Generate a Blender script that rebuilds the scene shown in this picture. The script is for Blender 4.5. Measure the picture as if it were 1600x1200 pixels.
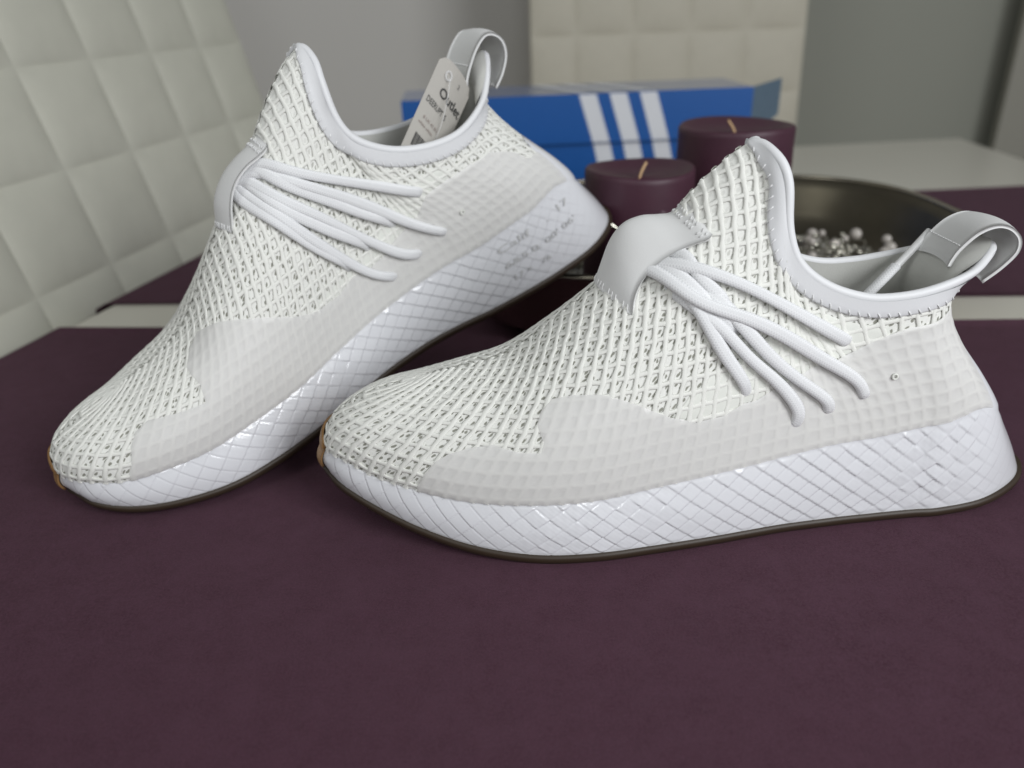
import bpy, bmesh, math, random
import numpy as np
from mathutils import Vector, Matrix
from mathutils.geometry import delaunay_2d_cdt

for o in list(bpy.data.objects): bpy.data.objects.remove(o)
scene = bpy.context.scene
COL = scene.collection
R = math.radians

# ------------------------------------------------------------------ camera
cam_d = bpy.data.cameras.new('camera'); cam = bpy.data.objects.new('camera', cam_d); COL.objects.link(cam)
PITCH, ROLL = R(26.5), R(2.0)
_f = Vector((0, math.cos(PITCH), -math.sin(PITCH))); _r = Vector((1, 0, 0)); _u = _r.cross(_f)
_r2 = _r*math.cos(ROLL)-_u*math.sin(ROLL); _u2 = _u*math.cos(ROLL)+_r*math.sin(ROLL)
_m = Matrix((_r2, _u2, -_f)).transposed().to_4x4(); _m.translation = Vector((0, 0, .21))
cam.matrix_world = _m
cam_d.sensor_width = 36; cam_d.lens = 27; cam_d.clip_start = .01; cam_d.clip_end = 60
cam_d.dof.use_dof = True; cam_d.dof.focus_distance = .315; cam_d.dof.aperture_fstop = 6.5
scene.camera = cam

# ------------------------------------------------------------------ world, window light and added lamps (indoors)
world = bpy.data.worlds.new('World'); scene.world = world; world.use_nodes = True
bg = world.node_tree.nodes['Background']; bg.inputs[0].default_value = (.95, .98, 1.0, 1); bg.inputs[1].default_value = .20
def area(name, loc, target, size, sizey, power, color):
    d = bpy.data.lights.new(name, 'AREA'); d.shape = 'RECTANGLE'; d.size = size; d.size_y = sizey; d.energy = power; d.color = color
    o = bpy.data.objects.new(name, d); COL.objects.link(o); o.location = loc
    o.rotation_euler = (Vector(target)-Vector(loc)).to_track_quat('-Z', 'Y').to_euler(); return o
area('window_light', (1.0, -.72, .80), (.10, .33, .04), .75, .9, 21, (.96, .98, 1.0))
area('left_fill_light', (-1.1, -.9, 1.5), (.0, .5, .1), .8, 1.4, 9, (.97, 1.0, .97))  # fill lamp added from the upper left to brighten the left chair
area('sparkle_light', (.15, -1.9, .85), (.05, .3, .04), .35, .5, 6, (.97, .99, 1.0))  # small lamp added behind the camera for glints on the midsole facets
scene.view_settings.view_transform = 'Standard'; scene.view_settings.look = 'None'
scene.view_settings.exposure = 0.0; scene.view_settings.gamma = 1.0

# ------------------------------------------------------------------ helpers
def mesh_obj(name, verts, faces, mat=None, parent=None, smooth=True, uvs=None):
    me = bpy.data.meshes.new(name)
    verts = np.asarray(verts, float)
    me.from_pydata(verts.tolist() if len(verts) else [], [], [tuple(int(i) for i in f) for f in faces])
    if uvs is not None:
        uv = me.uv_layers.new(name='UVMap'); li = np.empty(len(me.loops), int); me.loops.foreach_get('vertex_index', li)
        uv.data.foreach_set('uv', np.asarray(uvs, float)[li].ravel())
    if smooth: me.polygons.foreach_set('use_smooth', [True]*len(me.polygons))
    me.update()
    o = bpy.data.objects.new(name, me); COL.objects.link(o)
    if mat: me.materials.append(mat)
    if parent: o.parent = parent
    return o
def empty(name, M=None, loc=(0, 0, 0)):
    o = bpy.data.objects.new(name, None); COL.objects.link(o); o.empty_display_size = .02
    if M is not None: o.matrix_world = M
    else: o.location = loc
    return o
def tag(o, label=None, cat=None, group=None, kind=None):
    if label: o['label'] = label
    if cat: o['category'] = cat
    if group: o['group'] = group
    if kind: o['kind'] = kind
    return o
def gridfaces(n, m, close_n=False):
    i, j = np.meshgrid(np.arange(n if close_n else n-1), np.arange(m-1), indexing='ij')
    a = i*m+j; b = ((i+1) % n)*m+j
    return np.stack([a, b, b+1, a+1], -1).reshape(-1, 4)
class MB:
    """collects vertex / face blocks into one mesh"""
    def __init__(s): s.v = []; s.f = []; s.uv = []; s.n = 0
    def add(s, v, f, uv=None):
        v = np.asarray(v, float).reshape(-1, 3); s.v.append(v); s.f += [tuple(int(k)+s.n for k in q) for q in f]
        s.uv.append(np.zeros((len(v), 2)) if uv is None else np.asarray(uv, float).reshape(-1, 2)); s.n += len(v)
    def build(s, name, mat=None, parent=None, smooth=True, scale=1.0):
        return mesh_obj(name, np.concatenate(s.v)*scale, s.f, mat, parent, smooth, np.concatenate(s.uv))
def unit(a): return a/(np.linalg.norm(a, axis=-1, keepdims=True)+1e-12)
def tube(P, ra, rb=None, Nn=None, sides=8, cap=True, closed=False):
    """tube along P; Nn = normals (ra measured along them, rb across); returns verts, faces, uv"""
    P = np.asarray(P, float); n = len(P); rb = ra if rb is None else rb
    ra = np.broadcast_to(ra, n); rb = np.broadcast_to(rb, n)
    t = unit(np.roll(P, -1, 0)-np.roll(P, 1, 0)) if closed else unit(np.gradient(P, axis=0))
    if Nn is None:
        Nn = np.zeros_like(P); up = np.array([0, 0, 1.]) if abs(t[0, 2]) < .9 else np.array([1., 0, 0])
        for i in range(n):
            x = up-t[i]*(up@t[i]); x /= np.linalg.norm(x)+1e-12; Nn[i] = x; up = x
    else: Nn = unit(Nn-t*(Nn*t).sum(-1, keepdims=True))
    b = np.cross(t, Nn); a = np.linspace(0, 2*np.pi, sides, endpoint=False)
    V = P[:, None]+Nn[:, None]*(np.cos(a)[None, :, None]*ra[:, None, None])+b[:, None]*(np.sin(a)[None, :, None]*rb[:, None, None])
    i, j = np.meshgrid(np.arange(n if closed else n-1), np.arange(sides), indexing='ij')
    i2 = (i+1) % n; j2 = (j+1) % sides
    F = np.stack([i*sides+j, i*sides+j2, i2*sides+j2, i2*sides+j], -1).reshape(-1, 4).tolist()
    L = np.concatenate([[0], np.cumsum(np.linalg.norm(np.diff(P, axis=0), axis=1))])
    uv = np.stack(np.broadcast_arrays(L[:, None], (a/(2*np.pi))[None]), -1).reshape(-1, 2)
    if cap and not closed: F += [list(range(sides))[::-1], list(range((n-1)*sides, n*sides))]
    return V.reshape(-1, 3), F, uv
def solid_grid(G, th, closed_edges=True):
    """thicken a grid of points (n,m,3) by th along its normals"""
    n, m, _ = G.shape
    du = np.gradient(G, axis=0); dv = np.gradient(G, axis=1); Nn = unit(np.cross(du, dv))
    A = G.reshape(-1, 3); B_ = (G-Nn*th).reshape(-1, 3); F = gridfaces(n, m).tolist(); k = n*m
    F += [[a+k for a in q[::-1]] for q in F]
    def strip(ids):
        for a, b in zip(ids[:-1], ids[1:]): F.append([a, b, b+k, a+k][::-1])
    strip([i*m for i in range(n)][::-1]); strip([i*m+m-1 for i in range(n)])
    strip(list(range(m))); strip([(n-1)*m+j for j in range(m)][::-1])
    return np.concatenate([A, B_]), F
def crc(P, k=8):
    """smooth curve through points"""
    P = np.asarray(P, float); t = np.linspace(0, len(P)-1, (len(P)-1)*k+1); return cr(P, t)
def box(mb, c, s, rot=0.0):
    c = np.array(c, float); s = np.array(s, float)/2
    v = np.array([[x, y, z] for x in (-1, 1) for y in (-1, 1) for z in (-1, 1)])*s
    cs, sn = math.cos(rot), math.sin(rot); v = v@np.array([[cs, sn, 0], [-sn, cs, 0], [0, 0, 1]])+c
    mb.add(v, [(0, 1, 3, 2), (4, 6, 7, 5), (0, 4, 5, 1), (2, 3, 7, 6), (0, 2, 6, 4), (1, 5, 7, 3)])
def bevel(o, w, seg=2):
    m = o.modifiers.new('bevel', 'BEVEL'); m.width = w; m.segments = seg; m.limit_method = 'ANGLE'; return o

# ------------------------------------------------------------------ materials
class NT:
    def __init__(s, name):
        s.m = bpy.data.materials.new(name); s.m.use_nodes = True; s.t = s.m.node_tree; s.N = s.t.nodes; s.L = s.t.links
        s.b = s.N['Principled BSDF']; s.out = s.N['Material Output']
    def n(s, t, **k):
        x = s.N.new(t)
        for a, b in k.items(): setattr(x, a, b)
        return x
    def l(s, a, b): s.L.new(a, b)
    def coord(s, kind='Object', scale=(1, 1, 1), rot=(0, 0, 0)):
        c = s.n('ShaderNodeTexCoord'); m = s.n('ShaderNodeMapping'); m.inputs['Scale'].default_value = scale; m.inputs['Rotation'].default_value = rot
        s.l(c.outputs[kind], m.inputs[0]); return m.outputs[0]
    def noise(s, co, scale, detail=3, rough=.5):
        x = s.n('ShaderNodeTexNoise'); x.inputs['Scale'].default_value = scale; x.inputs['Detail'].default_value = detail; x.inputs['Roughness'].default_value = rough
        s.l(co, x.inputs['Vector']); return x.outputs['Fac']
    def wave(s, co, scale, dist=0., direction='X'):
        x = s.n('ShaderNodeTexWave'); x.bands_direction = direction; x.inputs['Scale'].default_value = scale; x.inputs['Distortion'].default_value = dist
        s.l(co, x.inputs['Vector']); return x.outputs['Fac']
    def math(s, op, a, b=None, c=None):
        x = s.n('ShaderNodeMath', operation=op)
        for i, q in enumerate((a, b, c)):
            if q is None: continue
            if isinstance(q, (int, float)): x.inputs[i].default_value = q
            else: s.l(q, x.inputs[i])
        return x.outputs[0]
    def ramp(s, fac, stops):
        x = s.n('ShaderNodeValToRGB'); e = x.color_ramp.elements
        while len(e) < len(stops): e.new(.5)
        for q, (p, c) in zip(e, stops): q.position = p; q.color = tuple(c)+((1,) if len(c) == 3 else ())
        s.l(fac, x.inputs[0]); return x.outputs[0]
    def mix(s, fac, a, b, mode='MIX'):
        x = s.n('ShaderNodeMix', data_type='RGBA', blend_type=mode)
        if isinstance(fac, (int, float)): x.inputs[0].default_value = fac
        else: s.l(fac, x.inputs[0])
        for q, i in ((a, 6), (b, 7)):
            if isinstance(q, tuple): x.inputs[i].default_value = q+((1,) if len(q) == 3 else ())
            else: s.l(q, x.inputs[i])
        return x.outputs[2]
    def bump(s, h, strength, dist):
        x = s.n('ShaderNodeBump'); x.inputs['Strength'].default_value = strength; x.inputs['Distance'].default_value = dist
        s.l(h, x.inputs['Height']); s.l(x.outputs[0], s.b.inputs['Normal']); return x
    def base(s, col, rough=.5, **k):
        if isinstance(col, tuple): s.b.inputs['Base Color'].default_value = col+(1,)
        else: s.l(col, s.b.inputs['Base Color'])
        if isinstance(rough, (int, float)): s.b.inputs['Roughness'].default_value = rough
        else: s.l(rough, s.b.inputs['Roughness'])
        for a, b in k.items():
            i = s.b.inputs[a.replace('_', ' ')]; i.default_value = b
        return s
def simple(name, col, rough=.5, var=.06, scale=300, bump=.15, bd=.0003, **k):
    t = NT(name); co = t.coord(); f = t.noise(co, scale, 4)
    c = t.mix(f, tuple(x*(1-var) for x in col), tuple(min(1, x*(1+var)) for x in col)); t.base(c, rough, **k)
    if bump: t.bump(f, bump, bd)
    return t.m
M = {}
def make_materials():
    # purple cloth
    t = NT('purple_cloth'); co = t.coord(); big = t.noise(co, 7, 4, .6); wx = t.wave(co, 1500, 1.2, 'X'); wy = t.wave(co, 1500, 1.2, 'Y'); fz = t.noise(co, 900, 3)
    c = t.mix(big, (.078, .028, .045), (.108, .038, .064)); w = t.math('ADD', wx, wy); fine = t.ramp(t.noise(co, 1100, 3, .75), [(.38, (0, 0, 0)), (.68, (1, 1, 1))])
    c = t.mix(t.math('MULTIPLY', t.ramp(t.noise(co, 240, 4, .7), [(.40, (0, 0, 0)), (.64, (1, 1, 1))]), .30), c, (.052, .017, .031)); c = t.mix(t.math('MULTIPLY', fine, .5), c, (.165, .070, .115)); mot = t.ramp(t.noise(co, 55, 6, .78), [(.40, (0, 0, 0)), (.66, (1, 1, 1))])
    c = t.mix(t.math('MULTIPLY', mot, .4), c, (.145, .062, .098)); t.base(c, .92, Sheen_Weight=.06, Sheen_Roughness=.5)
    t.b.inputs['Specular IOR Level'].default_value = .12
    t.bump(t.math('ADD', t.math('MULTIPLY', w, .35), fz), .9, .0005); M['cloth'] = t.m
    M['table'] = simple('white_table_lacquer', (.60, .58, .51), .28, .02, 8, 0)
    t = NT('wall_plaster'); co = t.coord(); f = t.noise(co, 90, 4); c = t.mix(t.noise(co, 1.4, 2), (.56, .545, .515), (.62, .60, .57)); t.base(c, .8); t.bump(f, .1, .001); M['wall'] = t.m
    t = NT('dimmed_wall_plaster'); co = t.coord(); f = t.noise(co, 90, 4); c = t.mix(t.noise(co, 1.6, 2), (.29, .295, .255), (.33, .335, .29)); t.base(c, .8); t.bump(f, .1, .001); M['wall_dark'] = t.m  # right wall: its dimmer light is put into this darker base colour
    M['jamb'] = simple('grey_door_frame', (.30, .29, .25), .6)
    M['gap'] = simple('gap_shade', (.03, .03, .025), .9)
    M['chair_l'] = simple('white_quilted_leather', (.59, .585, .50), .55, .05, 60, .12, .0005)
    M['chair_c'] = simple('cream_quilted_leather', (.48, .45, .37), .6, .05, 60, .12, .0005)
    M['chrome'] = simple('chrome_leg', (.7, .7, .7), .12, .02, 50, 0, Metallic=1.0)
    # blue shoe box card
    M['blue'] = simple('blue_card', (.010, .085, .31), .33, .05, 120, .05)
    M['blue_top'] = simple('blue_card_sheen', (.010, .085, .31), .22, .05, 120, .03, Coat_Weight=1.0, Coat_Roughness=.25)
    M['blue_flap'] = simple('greyish_blue_card', (.10, .155, .21), .5, .1, 80, .1)  # greyer and paler blue than the rest of the box
    M['white_print'] = simple('white_print', (.62, .63, .66), .5, .02, 100, 0)
    t = NT('purple_candle_wax'); co = t.coord(); f = t.noise(co, 130, 4); c = t.mix(f, (.047, .013, .026), (.064, .020, .036)); t.base(c, .5, Subsurface_Weight=.0)
    t.bump(t.noise(co, 60, 3), .25, .0012); M['wax'] = t.m
    M['wick'] = simple('waxed_wick', (.55, .36, .2), .8, .2, 900)
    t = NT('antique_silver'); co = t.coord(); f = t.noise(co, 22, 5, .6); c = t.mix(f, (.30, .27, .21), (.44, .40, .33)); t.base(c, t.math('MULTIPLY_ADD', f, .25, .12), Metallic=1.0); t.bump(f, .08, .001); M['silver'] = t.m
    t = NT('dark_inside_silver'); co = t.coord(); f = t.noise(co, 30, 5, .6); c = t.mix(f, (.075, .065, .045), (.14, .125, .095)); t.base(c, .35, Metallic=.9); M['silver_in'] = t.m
    M['pearl'] = simple('pearl', (.42, .385, .35), .22, .05, 40, 0, Coat_Weight=.6)
    M['pebble'] = simple('smoky_glass_pebble', (.16, .15, .12), .1, .5, 200, 0, Coat_Weight=.5)
    M['wire'] = simple('silver_wire', (.6, .58, .5), .25, .05, 100, 0, Metallic=1.0)
    # shoe
    t = NT('white_net_thread'); co = t.coord(); f = t.noise(co, 2400, 2); c = t.mix(f, (.72, .72, .675), (.83, .83, .79)); t.base(c, .7, Sheen_Weight=.1); t.bump(f, .5, .00015); M['net'] = t.m
    # knitted bootie with eyelet holes, UV in millimetres
    t = NT('eyelet_knit'); co = t.coord('UV', (1, 1, 1), (0, 0, R(0)))
    sx = t.n('ShaderNodeSeparateXYZ'); t.l(co, sx.inputs[0])
    dist = t.noise(co, .3, 2); ca, sa = math.cos(R(52)), math.sin(R(52))
    pa = t.math('ADD', t.math('MULTIPLY', sx.outputs[0], ca/3.9), t.math('MULTIPLY', sx.outputs[1], sa/3.9)); qa = t.math('ADD', t.math('MULTIPLY', sx.outputs[0], -sa/2.2), t.math('MULTIPLY', sx.outputs[1], ca/2.2))
    cx = t.n('ShaderNodeCombineXYZ'); t.l(t.math('ADD', pa, t.math('MULTIPLY', dist, .8)), cx.inputs[0]); t.l(t.math('ADD', qa, t.math('MULTIPLY', dist, -.8)), cx.inputs[1])
    vo = t.n('ShaderNodeTexVoronoi', voronoi_dimensions='2D'); vo.inputs['Scale'].default_value = 1.0; vo.inputs['Randomness'].default_value = .5; t.l(cx.outputs[0], vo.inputs['Vector'])
    hole = t.ramp(vo.outputs['Distance'], [(.20, (0, 0, 0)), (.30, (1, 1, 1))])
    oc = t.n('ShaderNodeTexCoord'); so = t.n('ShaderNodeSeparateXYZ'); t.l(oc.outputs['Object'], so.inputs[0])
    hole = t.math('MAXIMUM', hole, t.ramp(t.math('MULTIPLY', so.outputs[2], 6.0), [(.64, (0, 0, 0)), (.76, (.85, .85, .85))]))   # the tongue is knitted closed
    c = t.mix(hole, (.27, .27, .23), (.80, .80, .765)); t.base(c, .85)
    kn = t.wave(co, 2.2, 1.5, 'X'); hh = t.math('ADD', t.math('MULTIPLY', hole, 1.0), t.math('MULTIPLY', kn, .15)); t.bump(hh, .35, .0005); M['knit'] = t.m
    M['lining'] = simple('grey_white_lining', (.55, .55, .52), .8, .05, 1500, .3)
    M['insole'] = simple('insole_fabric', (.5, .5, .47), .85, .06, 1500, .4)
    t = NT('frosted_film'); co = t.coord(); t.base((.83, .82, .805), .4); tr = t.n('ShaderNodeBsdfTransparent'); mx = t.n('ShaderNodeMixShader'); mx.inputs[0].default_value = .66
    t.l(tr.outputs[0], mx.inputs[1]); t.l(t.b.outputs[0], mx.inputs[2]); t.l(mx.outputs[0], t.out.inputs['Surface']); t.bump(t.noise(co, 1800, 2), .15, .0001); M['film'] = t.m
    M['eyestay'] = simple('white_eyestay', (.74, .75, .70), .55, .03, 600, .15)
    M['backing'] = simple('pale_film_backing', (.66, .66, .635), .8, .03, 600, .1)
    M['foam'] = simple('white_midsole_foam', (.71, .715, .745), .24, .02, 500, .06, .0002)
    M['foam'].node_tree.nodes['Principled BSDF'].inputs['Coat Weight'].default_value = .5
    M['foam'].node_tree.nodes['Principled BSDF'].inputs['Coat Roughness'].default_value = .04
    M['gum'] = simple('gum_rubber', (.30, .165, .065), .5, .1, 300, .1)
    M['gum_shaded'] = simple('shaded_gum_rubber', (.032, .020, .011), .5, .1, 300, .1)  # outsole gum, with the shade low under the shoe put into its colour
    M['binding'] = simple('satin_binding', (.73, .735, .75), .48, .03, 2500, .15)
    M['strap'] = simple('smooth_white_strap', (.69, .69, .685), .5, .02, 2600, .25)
    M['strap'].node_tree.nodes['Principled BSDF'].inputs['Specular IOR Level'].default_value = .4
    M['stitch'] = simple('white_thread', (.8, .8, .8), .35, .05, 2000, .2)
    t = NT('woven_lace'); co = t.coord('UV'); sx = t.n('ShaderNodeSeparateXYZ'); t.l(co, sx.inputs[0])
    p = t.math('SINE', t.math('ADD', t.math('MULTIPLY', sx.outputs[0], 5.2), t.math('MULTIPLY', sx.outputs[1], 6.2832*7)))
    q = t.math('SINE', t.math('SUBTRACT', t.math('MULTIPLY', sx.outputs[0], 5.2), t.math('MULTIPLY', sx.outputs[1], 6.2832*7)))
    h = t.math('MAXIMUM', p, q); c = t.mix(t.math('MULTIPLY_ADD', h, .5, .5), (.68, .685, .70), (.82, .825, .835)); t.base(c, .7, Sheen_Weight=.15); t.bump(h, .32, .00015); M['lace'] = t.m
    M['paper'] = simple('tag_paper', (.43, .41, .375), .6, .03, 200, .05)
    M['ink'] = simple('black_ink', (.035, .035, .035), .7, .1, 300, 0)
    M['faint_ink'] = simple('faint_print', (.52, .52, .52), .6, .1, 300, 0)
    M['red_ink'] = simple('brown_ink', (.28, .22, .2), .7, .1, 300, 0)
    t = NT('clear_plastic'); t.base((.9, .9, .9), .08, Transmission_Weight=.0); t.b.inputs['Alpha'].default_value = .35; M['clear'] = t.m
    M['lint'] = simple('grey_lint', (.33, .30, .31), .9, .2, 500, 0)
    M['floor'] = simple('floor_boards', (.2, .15, .1), .5)
make_materials()
def cr(tab, t):
    """Catmull-Rom through the rows of tab at float index t"""
    tab = np.asarray(tab, float); t = np.atleast_1d(np.asarray(t, float)); n = len(tab)
    i = np.clip(np.floor(t).astype(int), 0, n-2); f = (t-i)[:, None]
    p1 = tab[i]; p2 = tab[i+1]
    p0 = np.where((i > 0)[:, None], tab[np.maximum(i-1, 0)], 2*p1-p2)
    p3 = np.where((i < n-2)[:, None], tab[np.minimum(i+2, n-1)], 2*p2-p1)
    return 0.5*((2*p1)+(-p0+p2)*f+(2*p0-5*p1+4*p2-p3)*f*f+(-p0+3*p1-3*p2+p3)*f**3)
def crs(tab, u):
    """the same through station rows, mirrored across the centre line at both ends so that the two sides join smoothly"""
    tab = np.asarray(tab, float); a = tab[1:2]*[1, -1, 1]; b = tab[-2:-1]*[1, -1, 1]
    return cr(np.concatenate([a, tab, b]), np.asarray(u, float).ravel()+1)
X3 = [5,8,16,30,48,70,95,120,145,170,190,200,210,220,230,240,250,260,270,285,296,302,305]
X2 = [3,6,12.5,27,46.5,70,95,120,145,170,190,200,210,220,231,241,252,263,275,295,312,323,327]
NS = len(X3)-1
def lat(x): return np.interp(x,[3,7,13,29,50,65,80,95,110,125,146,167,204,231,259,280,298,306,314,319,321],[0,8,15,25.5,36.5,41.5,46,48.3,49.8,49.3,46.5,43.5,37,34.2,32.2,31.8,28,24.5,16.5,8.5,0])
def med(x): return np.interp(x,[3,6.5,11,25,39,54,71,90,104,118,150,170,188,203,217,232,247,264,282,296,308,315,319,321],[0,8,19,31,37.5,41,42.5,41,39.5,37.5,29,24.5,22.5,22.5,24.5,27.5,29.2,30,29.5,27.5,21,14,7,0])
def zbot(x): return np.interp(x,[0,8,15,30,45,65,90,120,280,317,340],[26,24,21,16,12,7,4,4,4,6,8])
def zfea(x): return np.interp(x,[4,10,16,27,46,59,77,96,115,135,155,187,204,220,241,262,272,285,296,303,306],[36,35.4,34.9,31.6,29.7,28,27,27.7,28.4,30.9,33.1,36.4,38.7,41,42.7,46,47.3,50.7,46,41,38])
C1T = [(1,0,17),(1,1,17),(1,2,17),(0,3,18),(1,4,20),(4,3.5,24),(5,3,28),(5,2,32),(4,0,40),(3,-3,45),(2,-3,42),(1,-3,38),(0,-3,33),(0,-3,28),(0,-2,26),(0,-1.5,22),(0,-1,20),(0,-1,20),(0,-1,20),(-4,-1,18),(-10,-1,22),(-12,0,22),(-14,0,22)]
C2T = [(-22,0,-4),(-20,9,-4),(-16,15,-4),(-10,18,-4),(-5,22,-2),(0,25,-1.5),(0,27,-2),(0,26,-3),(1,24,-5),(3,20,-8),(2,15,-9),(-2,9,-18),(-8,6,-21),(-8,4,-21),(-6,3,-21),(-3,2.5,-20),(-2,2,-18),(-2,2,-18),(-7,2,-17),(-20,1,-13),(-36,0,-9),(-46,0,-9),(-50,0,-9)]
TA = [(48,0,65),(50,0,65.3),(54,0,66.6),(62,0,68.6),(74,0,70.7),(90,0,76),(108,0,89),(128,0,105.5),(148.5,0,122.8),(166,0,143.8),
      (183.5,0,158.2),(191,9.2,155.5),(195.3,14.2,146.5),(196.3,18,129.5),(201,21,116.5),(213,22.5,107),(229,23.5,101.7),(244.5,23.5,101.6),(258.5,22,103.9),(272,18,107.6),(281.5,11,111.5),(287,5,113.5),(289,0,114)]
TB = [(48,0,57.5),(50,0,57.7),(54,0,58.5),(62,0,60.2),(74,0,63),(90,0,70),(108,0,86),(128,0,106),(150,0,124.5),(175,0,148.5),
      (193.5,0,160.8),(196,8.5,156.5),(194,14,147.5),(192.5,18,133),(195,20,123),(202,21.5,115),(214,22.5,107.5),(231,23.5,102.5),(249,22,101.3),(266,17.5,106.5),(277,11,115),(283.5,5,121.5),(286,0,124)]
class Half:
    """one side of a shoe; s = -1 or +1 is the sign of y"""
    def __init__(h, outline, T, s, heel=0., tuck=1., toe=0.):
        h.s = s
        h.F2 = np.array([[x, outline(x) if 0 < i < NS else 0, zbot(x)] for i, x in enumerate(X2)], float); h.F2[-3:, 1] = (20.5, 11, 0)
        y3 = [0]+[outline(x)*.94 for x in X3[1:-4]]+[27*outline(285)/31.5, 19.5, 10.5, 0]
        h.F3 = np.array([[x, y, zfea(x)] for x, y in zip(X3, y3)], float)
        h.T = np.array(T, float)
        for F in (h.F2, h.F3): F[:, 0] += heel*np.clip((F[:, 0]-240)/60, 0, 1)**1.5
        for F in (h.F2, h.F3): F[:, 0] += toe*np.clip(1-F[:, 0]/45, 0, 1)**1.5
        c1 = np.array(C1T, float); c2 = np.array(C2T, float); c1[18:, 0] *= tuck; c2[18:, 0] *= tuck
        back = max(0., h.T[10, 0]-185)/8.5; c2[9:14, 0] -= np.array([4, 11, 7, 3, 1])*back; c2[8:13, 1] += np.array([2, 6, 10, 6, 2])*back   # a tongue that leans back keeps its front round
        h.C1 = h.F3+c1; h.C2 = h.T+c2
    def sgn(h, P):
        P = P.copy(); P[..., 1] = np.maximum(P[..., 1], 0)*h.s; return P
    def P(h, u, v):
        """upper surface, u station 0..NS, v 0 (feather line) .. 1 (crest / collar edge)"""
        u, v = np.broadcast_arrays(np.asarray(u, float), np.asarray(v, float)); sh = u.shape
        u = u.ravel(); v = v.ravel()[:, None]
        a, b, c, d = (crs(t, u) for t in (h.F3, h.C1, h.C2, h.T))
        for q in (a, b, c, d): q[:, 1] = np.maximum(q[:, 1], 0)
        r = a*(1-v)**3+3*b*v*(1-v)**2+3*c*v*v*(1-v)+d*v**3
        return h.sgn(r).reshape(sh+(3,))
    def Nrm(h, u, v):
        u, v = np.broadcast_arrays(np.asarray(u, float), np.asarray(v, float))
        e = .02; f = .01
        du = h.P(np.minimum(u+e, NS), v)-h.P(np.maximum(u-e, 0), v)
        dv = h.P(u, np.minimum(v+f, 1))-h.P(u, np.maximum(v-f, 0))
        n = np.cross(dv, du)*(-h.s)*-1
        n = n/(np.linalg.norm(n, axis=-1, keepdims=True)+1e-9)
        P0 = h.P(u, v); bad = (u < 14.5) & (P0[..., 1]*h.s > 5) & (n[..., 1]*h.s < -.08); n = np.where(bad[..., None], -n, n)
        return n
DATA = {'A': {'film': [[3.99,0.05],[4.09,0.14],[4.23,0.25],[4.4,0.3],[4.72,0.34],[5.11,0.35],[5.6,0.29],[5.97,0.27],[5.97,0.32],[5.82,0.41],[5.85,0.47],[6.02,0.51],[6.39,0.49],[6.9,0.44],[7.34,0.37],[7.78,0.29],[8.1,0.24],[8.54,0.19],[9.03,0.18],[9.4,0.2],[9.69,0.2],[10.42,0.23],[11.97,0.3],[14.32,0.47],[15.93,0.67],[16.54,0.73],[17.13,0.76],[18.21,0.73]],
 'eye': [[8.12,0.24],[8.25,0.25],[8.42,0.28],[8.76,0.31],[9.23,0.32],[9.96,0.36],[11.65,0.46],[14.88,0.81],[15.71,0.8],[16.54,0.79],[16.54,0.72],[15.96,0.67],[14.36,0.48],[12.06,0.3],[10.5,0.23],[9.72,0.2],[9.42,0.2],[9.05,0.17],[8.57,0.19]],
 'lace': [[[8.17,0.76],[8.64,0.65],[9.4,0.52],[12.06,0.5],[14.88,0.68],[15.2,0.67]],[[8.0,0.75],[8.49,0.56],[9.35,0.44],[10.74,0.38],[13.73,0.43],[14.71,0.41],[15.03,0.36],[14.78,0.3]],[[8.69,0.58],[9.35,0.41],[9.98,0.31],[11.77,0.26],[12.92,0.23],[13.34,0.22],[12.99,0.19]],[[8.44,0.56],[8.93,0.44],[9.47,0.32],[10.2,0.25],[11.26,0.19],[11.72,0.15],[11.38,0.13]],[[8.32,0.63],[8.64,0.49],[8.91,0.38],[9.25,0.29],[9.47,0.24]],[[8.1,0.76],[8.42,0.64],[8.76,0.52],[9.2,0.42]],[[8.44,0.74],[8.59,0.64],[9.01,0.51]]],
 'vent': [16.15,0.42]},
'B': {'film': [[3.25,0.03],[3.43,0.16],[3.47,0.32],[3.55,0.41],[3.84,0.45],[4.5,0.38],[5.11,0.32],[5.07,0.45],[4.89,0.56],[4.8,0.64],[4.97,0.76],[5.29,0.78],[5.82,0.66],[6.48,0.49],[7.1,0.35],[7.54,0.26],[7.9,0.21],[8.47,0.18],[8.86,0.19],[9.37,0.17],[9.96,0.18],[11.6,0.25],[13.43,0.36],[15.1,0.53],[16.54,0.64],[17.6,0.7],[18.48,0.64],[18.97,0.49],[19.14,0.34]],
 'eye': [[7.78,0.22],[8.0,0.23],[8.44,0.22],[8.81,0.21],[9.32,0.22],[9.86,0.24],[10.57,0.29],[12.92,0.46],[15.59,0.7],[16.84,0.77],[16.93,0.71],[16.54,0.64],[15.1,0.53],[13.36,0.35],[11.7,0.25],[9.98,0.18],[9.4,0.17],[8.86,0.19],[8.49,0.17],[7.93,0.21]],
 'lace': [[[8.1,0.93],[8.44,0.72],[9.05,0.54],[10.72,0.44],[14.71,0.59],[15.05,0.58]],[[7.95,0.94],[8.42,0.67],[9.03,0.49],[10.01,0.36],[12.02,0.31],[13.14,0.26],[13.63,0.22]],[[8.03,0.93],[8.32,0.69],[9.05,0.45],[9.84,0.33],[11.11,0.3]],[[7.83,0.97],[8.08,0.7],[8.57,0.49],[9.27,0.31],[9.86,0.22],[11.09,0.14],[11.72,0.14]],[[7.81,0.96],[8.03,0.67],[8.66,0.41],[9.49,0.25]],[[7.64,0.97],[7.93,0.66],[8.34,0.43],[8.79,0.27],[9.23,0.17],[9.67,0.11],[9.96,0.1]],[[7.54,0.95],[7.86,0.64],[8.3,0.41],[8.88,0.24]]],
 'vent': [15.42,0.32]}}
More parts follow.
